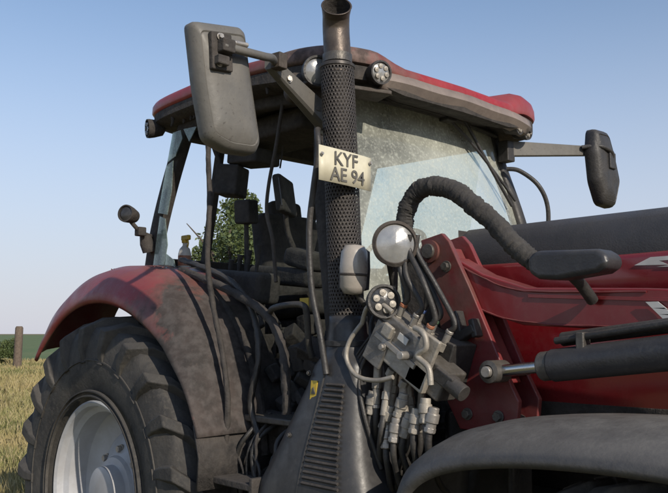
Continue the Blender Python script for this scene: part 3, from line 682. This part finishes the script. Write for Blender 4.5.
for i in range(6):
    row=i%2
    o=Vector((1.975,-.905+.07*row,1.70))+ex_*(-.095+.038*i)
    a=o+ax*.055
    rod('fitting_up',a,a+ax*.035,.017,BEIGE,HC,seg=6,bevel=.002)
    rod('fitting_up_collar',a+ax*.035,a+ax*.075,.013,STEEL,HC)
    rod('fitting_band',a+ax*.075,a+ax*.088,.0155,caps[i],HC)
    e=a+ax*.085
    tgt=Vector((1.952+.012*i,-.885+.03*row-.02,2.10))
    mid1=e+ax*.06;mid1.y-=.01
    tube('coupler_hose_up',[e,e+ax*.04,(mid1+tgt)/2+Vector((.02*math.sin(i*2),-.02+.03*row,-.02)),tgt-Vector((0,0,.04)),tgt+Vector((0,0,.03))],.0105,HOSE,HC)
    b=o-ax*.10
    rod('fitting_low',b,b-ax*.03,.019,BEIGE,HC,seg=6,bevel=.002)
    g=Vector((random.uniform(-.25,.1),random.uniform(-.25,.1),-1)).normalized()
    rod('fitting_low_elbow',b-ax*.02,b-ax*.03+g*.07,.015,STEEL if i%2 else BEIGE,HC)
    q=b-ax*.03+g*.06
    rod('fitting_low_nut',q,q+g*.03,.019,BEIGE,HC,seg=6,bevel=.002)
    rod('fitting_low_ferrule',q+g*.03,q+g*.09,.015,BEIGE,HC)
    if i in(0,3,4): rod('fitting_low_band',q+g*.09,q+g*.105,.016,caps[(i+2)%6],HC)
    w=q+g*.09
    tube('coupler_hose_low',[w,w+g*.07,w+Vector((-.03-.01*i,.03,-.17)),w+Vector((-.05-.02*i,.10,-.30)),w+Vector((-.10,.25,-.42))],.0125,HOSE,HC)
tube('coupler_lever',[(1.79,-.95,1.80),(1.74,-.97,1.73),(1.735,-.98,1.66),(1.79,-.98,1.60),(1.88,-.97,1.585),(1.96,-.96,1.60)],.009,BEIGE,HC)
tube('coupler_lever_b',[(1.79,-.95,1.80),(1.83,-.96,1.86),(1.90,-.96,1.87),(1.95,-.95,1.84)],.009,BEIGE,HC)
tube('locking_hook',[(2.06,-.95,1.78),(2.11,-.96,1.76),(2.12,-.96,1.71),(2.08,-.96,1.68),(2.13,-.96,1.64),(2.14,-.96,1.58)],.011,BEIGE,HC)
rod('locking_pin',(2.02,-.99,1.68),(2.02,-.90,1.68),.016,STEEL,HC)
box('electric_plug',(2.16,-.90,1.60),(.09,.05,.05),PLAST,HC,rot=(0,30,0))
rod('electric_plug_cap',(2.18,-.90,1.585),(2.24,-.90,1.55),.030,PLAST,HC)
for i,(x,z) in enumerate(((1.90,1.49),(1.95,1.45),(2.0,1.47),(2.05,1.49),(1.88,1.42),(2.09,1.53),(1.81,1.54),(2.13,1.50),(1.97,1.54))):
    m=[BEIGE,STEEL,BEIGE][i%3]
    y=-.91-.02*(i%2)
    dx=random.uniform(-.035,.02)
    rod('quick_coupling',(x,y,z),(x+dx,y-.01,z-.09),.019,m,HC)
    rod('quick_coupling_sleeve',(x+dx*.2,y-.002,z-.02),(x+dx*.6,y-.006,z-.055),.024,m,HC,bevel=.004)
    rod('quick_coupling_nut',(x+dx*.8,y-.008,z-.07),(x+dx,y-.010,z-.088),.022,m,HC,seg=6)
    tube('return_hose',[(x+dx,y-.01,z-.085),(x+dx*1.5,y,z-.16),(x-.05,y+.1,z-.30),(x-.1,y+.3,z-.36)],.012,HOSE,HC)
for y,z in ((-.935,1.765),(-.95,1.71)): bolt('coupler_bolt',(1.90,y,z),(0,-1,0),.012,STEEL,HC)
for i in range(4):
    x=1.74+.02*i
    tube('loose_cable',[(1.80+.02*i,-.88,1.78),(x-.04,-.93,1.62),(x,-.95,1.45),(x+.04,-.9,1.25)],.006+.001*i,HOSE,HC,seg=8)
def sl(t):
    return .033+.003*math.sin(t*3.1)+.0010*math.sin(t*97)+.0009*math.sin(t*61+1)
tube('hose_sleeve',[(1.965,-.88,2.09),(1.95,-.88,2.15),(1.965,-.88,2.23),(2.02,-.88,2.295),(2.10,-.88,2.305),(2.19,-.87,2.275),(2.27,-.87,2.215),(2.35,-.86,2.145),(2.43,-.86,2.06),(2.50,-.85,2.00),(2.56,-.85,1.975)],sl,SLEEVE,HC,n=18,seg=22,jit=.16)
rod('sleeve_end_grip',(1.962,-.88,2.075),(1.958,-.88,2.125),.038,PLAST,HC,bevel=.006)
prism('hose_end_cover',[(2.51,2.005),(2.54,2.028),(2.60,2.025),(2.76,2.018),(2.79,2.0),(2.795,1.965),(2.76,1.945),(2.62,1.930),(2.55,1.935),(2.515,1.955)],'y',-.91,-.80,COVER,LO,bevel=.022,segs=4)
tube('hose_to_arm',[(2.62,-.82,1.95),(2.62,-.76,1.92),(2.62,-.69,1.87)],.02,HOSE,LO)

# ------------------------------------------------------------------ field, grass, trees
def simplemat(name,c1,c2,c3,s1,s2,rough=1,bump=.4):
    m=bpy.data.materials.new(name);m.use_nodes=True;nt=m.node_tree;N=nt.nodes;L=nt.links;b=N['Principled BSDF']
    tc=N.new('ShaderNodeTexCoord')
    n1=N.new('ShaderNodeTexNoise');n1.inputs['Scale'].default_value=s1;n1.inputs['Detail'].default_value=6;L.new(tc.outputs['Object'],n1.inputs['Vector'])
    n2=N.new('ShaderNodeTexNoise');n2.inputs['Scale'].default_value=s2;n2.inputs['Detail'].default_value=6;L.new(tc.outputs['Object'],n2.inputs['Vector'])
    r=N.new('ShaderNodeValToRGB');r.color_ramp.elements[0].position=.38;r.color_ramp.elements[1].position=.62
    r.color_ramp.elements[0].color=(*c1,1);r.color_ramp.elements[1].color=(*c2,1);L.new(n1.outputs[0],r.inputs[0])
    mx=N.new('ShaderNodeMix');mx.data_type='RGBA';mr=N.new('ShaderNodeMapRange');mr.inputs[1].default_value=.45;mr.inputs[2].default_value=.65
    L.new(n2.outputs[0],mr.inputs[0]);L.new(mr.outputs[0],mx.inputs[0]);L.new(r.outputs[0],mx.inputs[6]);mx.inputs[7].default_value=(*c3,1)
    L.new(mx.outputs[2],b.inputs['Base Color']);b.inputs['Roughness'].default_value=rough
    if bump:
        bn=N.new('ShaderNodeBump');bn.inputs['Strength'].default_value=bump;bn.inputs['Distance'].default_value=.05;L.new(n2.outputs[0],bn.inputs['Height']);L.new(bn.outputs[0],b.inputs['Normal'])
    return m
GR=simplemat('field_ground',(.17,.13,.055),(.10,.11,.035),(.22,.17,.08),.15,3)
CR=simplemat('crop_green',(.09,.14,.04),(.13,.16,.055),(.07,.11,.032),.05,2)
GB=simplemat('grass_blades',(.34,.27,.12),(.13,.15,.045),(.40,.33,.18),.35,9,bump=0)
LF=simplemat('leaves',(.07,.10,.03),(.12,.15,.05),(.04,.06,.022),1.5,12,rough=.6,bump=0)
BK=simplemat('bark',(.09,.07,.05),(.06,.05,.04),(.12,.10,.08),5,20)
S=2500
mk('field_ground',[(-S,-S,0),(S,-S,0),(S,S,0),(-S,S,0)],[(0,1,2,3)],GR,None)
mk('crop_field',[(-900,-300,.03),(-52,-40,.03),(-46,30,.03),(-40,120,.03),(-200,900,.03),(-900,900,.03)],[(0,1,2,3,4,5)],CR,None)
vs=[];fs=[]
def blade(x,y,h,w):
    a=random.uniform(0,6.28);lx=random.gauss(0,.3)*h;ly=random.gauss(0,.3)*h
    dx=math.cos(a)*w;dy=math.sin(a)*w;b=len(vs)
    vs.extend([(x-dx,y-dy,0),(x+dx,y+dy,0),(x+dx*.6+lx*.4,y+dy*.6+ly*.4,h*.6),(x-dx*.6+lx*.4,y-dy*.6+ly*.4,h*.6),(x+lx,y+ly,h)])
    fs.append((b,b+1,b+2,b+3));fs.append((b+3,b+2,b+4))
for i in range(80000):
    D=6+random.random()**1.6*42
    lat=random.uniform(-.08,.22)*D if random.random()<.75 else random.uniform(-.2,.9)*D
    x=3.99-.997*D+lat*.37;y=-3.15+.397*D+lat*.93
    if -1.6<x<4.6 and abs(y)<1.6: continue
    clump=.5+.5*mnoise.noise(Vector((x*.5,y*.5,0)))
    blade(x,y,random.uniform(.08,.34)*(.4+clump*1.4),.004+.0008*D)
for i in range(9000):
    x=random.uniform(-3,6);y=random.uniform(-3.5,4)
    blade(x,y,random.uniform(.05,.16),.005)
mk('field_grass',vs,fs,GB,None)
def foliage(nm,c,rad,n,leaf,parent,seed,ncl=18):
    rd=random.Random(seed);vs=[];fs=[];cl=[]
    for i in range(ncl):
        while True:
            p=Vector((rd.uniform(-1,1),rd.uniform(-1,1),rd.uniform(-1,1)))
            if p.length<1:break
        cl.append((Vector((p.x*rad[0]*.8,p.y*rad[1]*.8,p.z*rad[2]*.8)),rd.uniform(.2,.42)*min(rad)))
    for i in range(n):
        cc,cr=rd.choice(cl)
        d=Vector((rd.gauss(0,1),rd.gauss(0,1),rd.gauss(0,1))).normalized()*cr*rd.random()**.35
        p=Vector(c)+cc+d
        u=Vector((rd.gauss(0,1),rd.gauss(0,1),rd.gauss(0,1))).normalized();v=u.orthogonal().normalized()
        s=leaf*rd.uniform(.6,1.3);b=len(vs)
        vs.extend([p-u*s,p+v*s*.45,p+u*s,p-v*s*.45]);fs.append((b,b+1,b+2,b+3))
    mk('leaf_crown',vs,fs,LF,parent)
def tree(nm,x,y,h,w,n,leaf,seed):
    T=empty(nm)
    tube('trunk',[(x,y,0),(x+.1,y,h*.35),(x-.05,y+.1,h*.8)],lambda t:.16*h/5*(1-t*.8),BK,T,seg=10)
    rd=random.Random(seed)
    for i in range(9):
        a=rd.uniform(0,6.28);z=h*rd.uniform(.2,.6)
        tube('limb',[(x,y,z),(x+math.cos(a)*w*.3,y+math.sin(a)*w*.3,z+h*.12),(x+math.cos(a)*w*.7,y+math.sin(a)*w*.7,z+h*.25)],lambda t:.05*h/5*(1-t*.8),BK,T,seg=7)
    foliage('crown',(x,y,h*.56),(w,w,h*.46),n,leaf,T,seed)
tree('bush_tree',-16.9,11.7,6.6,1.9,10000,.085,3)
tree('bush_tree.001',-19.5,14.9,7.0,2.2,11000,.085,4)
tree('bush_tree.002',-15.2,13.6,6.0,2.1,11000,.085,5)
B=empty('hedge_bush');foliage('hedge',(-38.9,12.2,.9),(2.0,2.0,1.2),9000,.07,B,9)
tube('stem',[(-38.9,12.2,0),(-38.9,12.2,.8)],.05,BK,B,seg=7)
FP=empty('fence_post')
px_,py_=-33.96,11.87
rows=[]
for z,r in ((-.1,.20),(.6,.19),(1.4,.185),(2.02,.18),(2.10,.13)):
    rows.append([(px_+.03*z+math.cos(k/10*2*math.pi)*r*(1+.06*math.sin(k*3+z)),py_+math.sin(k/10*2*math.pi)*r,z) for k in range(10)])
grid('post_timber',rows,WOOD,FP,closed=True,cap=True,angle=50)

# ------------------------------------------------------------------ light
az=math.atan2(-.20,1.0);el=math.radians(28)
sd=Vector((math.cos(az)*math.cos(el),math.sin(az)*math.cos(el),math.sin(el)))
w=bpy.data.worlds.new('World');scene.world=w;w.use_nodes=True
N=w.node_tree.nodes;L=w.node_tree.links;bg=N['Background'];sk=N.new('ShaderNodeTexSky');sk.sky_type='NISHITA';sk.sun_disc=False
sk.sun_elevation=el;sk.sun_rotation=math.pi/2-az;sk.air_density=1.0;sk.dust_density=.4;sk.ozone_density=2.0
tc=N.new('ShaderNodeTexCoord');sp=N.new('ShaderNodeSeparateXYZ');L.new(tc.outputs['Generated'],sp.inputs[0])
mr=N.new('ShaderNodeMapRange');mr.interpolation_type='SMOOTHSTEP';mr.inputs[1].default_value=-.02;mr.inputs[2].default_value=.46;mr.inputs[3].default_value=.92;mr.inputs[4].default_value=.04
L.new(sp.outputs[2],mr.inputs[0])
mx=N.new('ShaderNodeMix');mx.data_type='RGBA';L.new(mr.outputs[0],mx.inputs[0]);L.new(sk.outputs[0],mx.inputs[6])
mx.inputs[7].default_value=(3.95,4.05,4.75,1)
L.new(mx.outputs[2],bg.inputs[0]);bg.inputs[1].default_value=.148
l=bpy.data.lights.new('sun','SUN');l.energy=4.2;l.angle=math.radians(.5);l.color=(1,.90,.76)
lo=bpy.data.objects.new('sun',l);lo.rotation_euler=sd.to_track_quat('Z','Y').to_euler();scene.collection.objects.link(lo)
scene.view_settings.view_transform='Standard';scene.view_settings.look='None';scene.view_settings.exposure=0
cam=bpy.data.cameras.new('camera');cam.lens=800/668*36;cam.sensor_width=36;cam.clip_end=6000
co=bpy.data.objects.new('camera',cam);scene.collection.objects.link(co)
co.location=(3.99,-3.15,1.76);co.rotation_euler=(math.radians(90)+math.atan(87/800),0,math.radians(47))
scene.camera=co
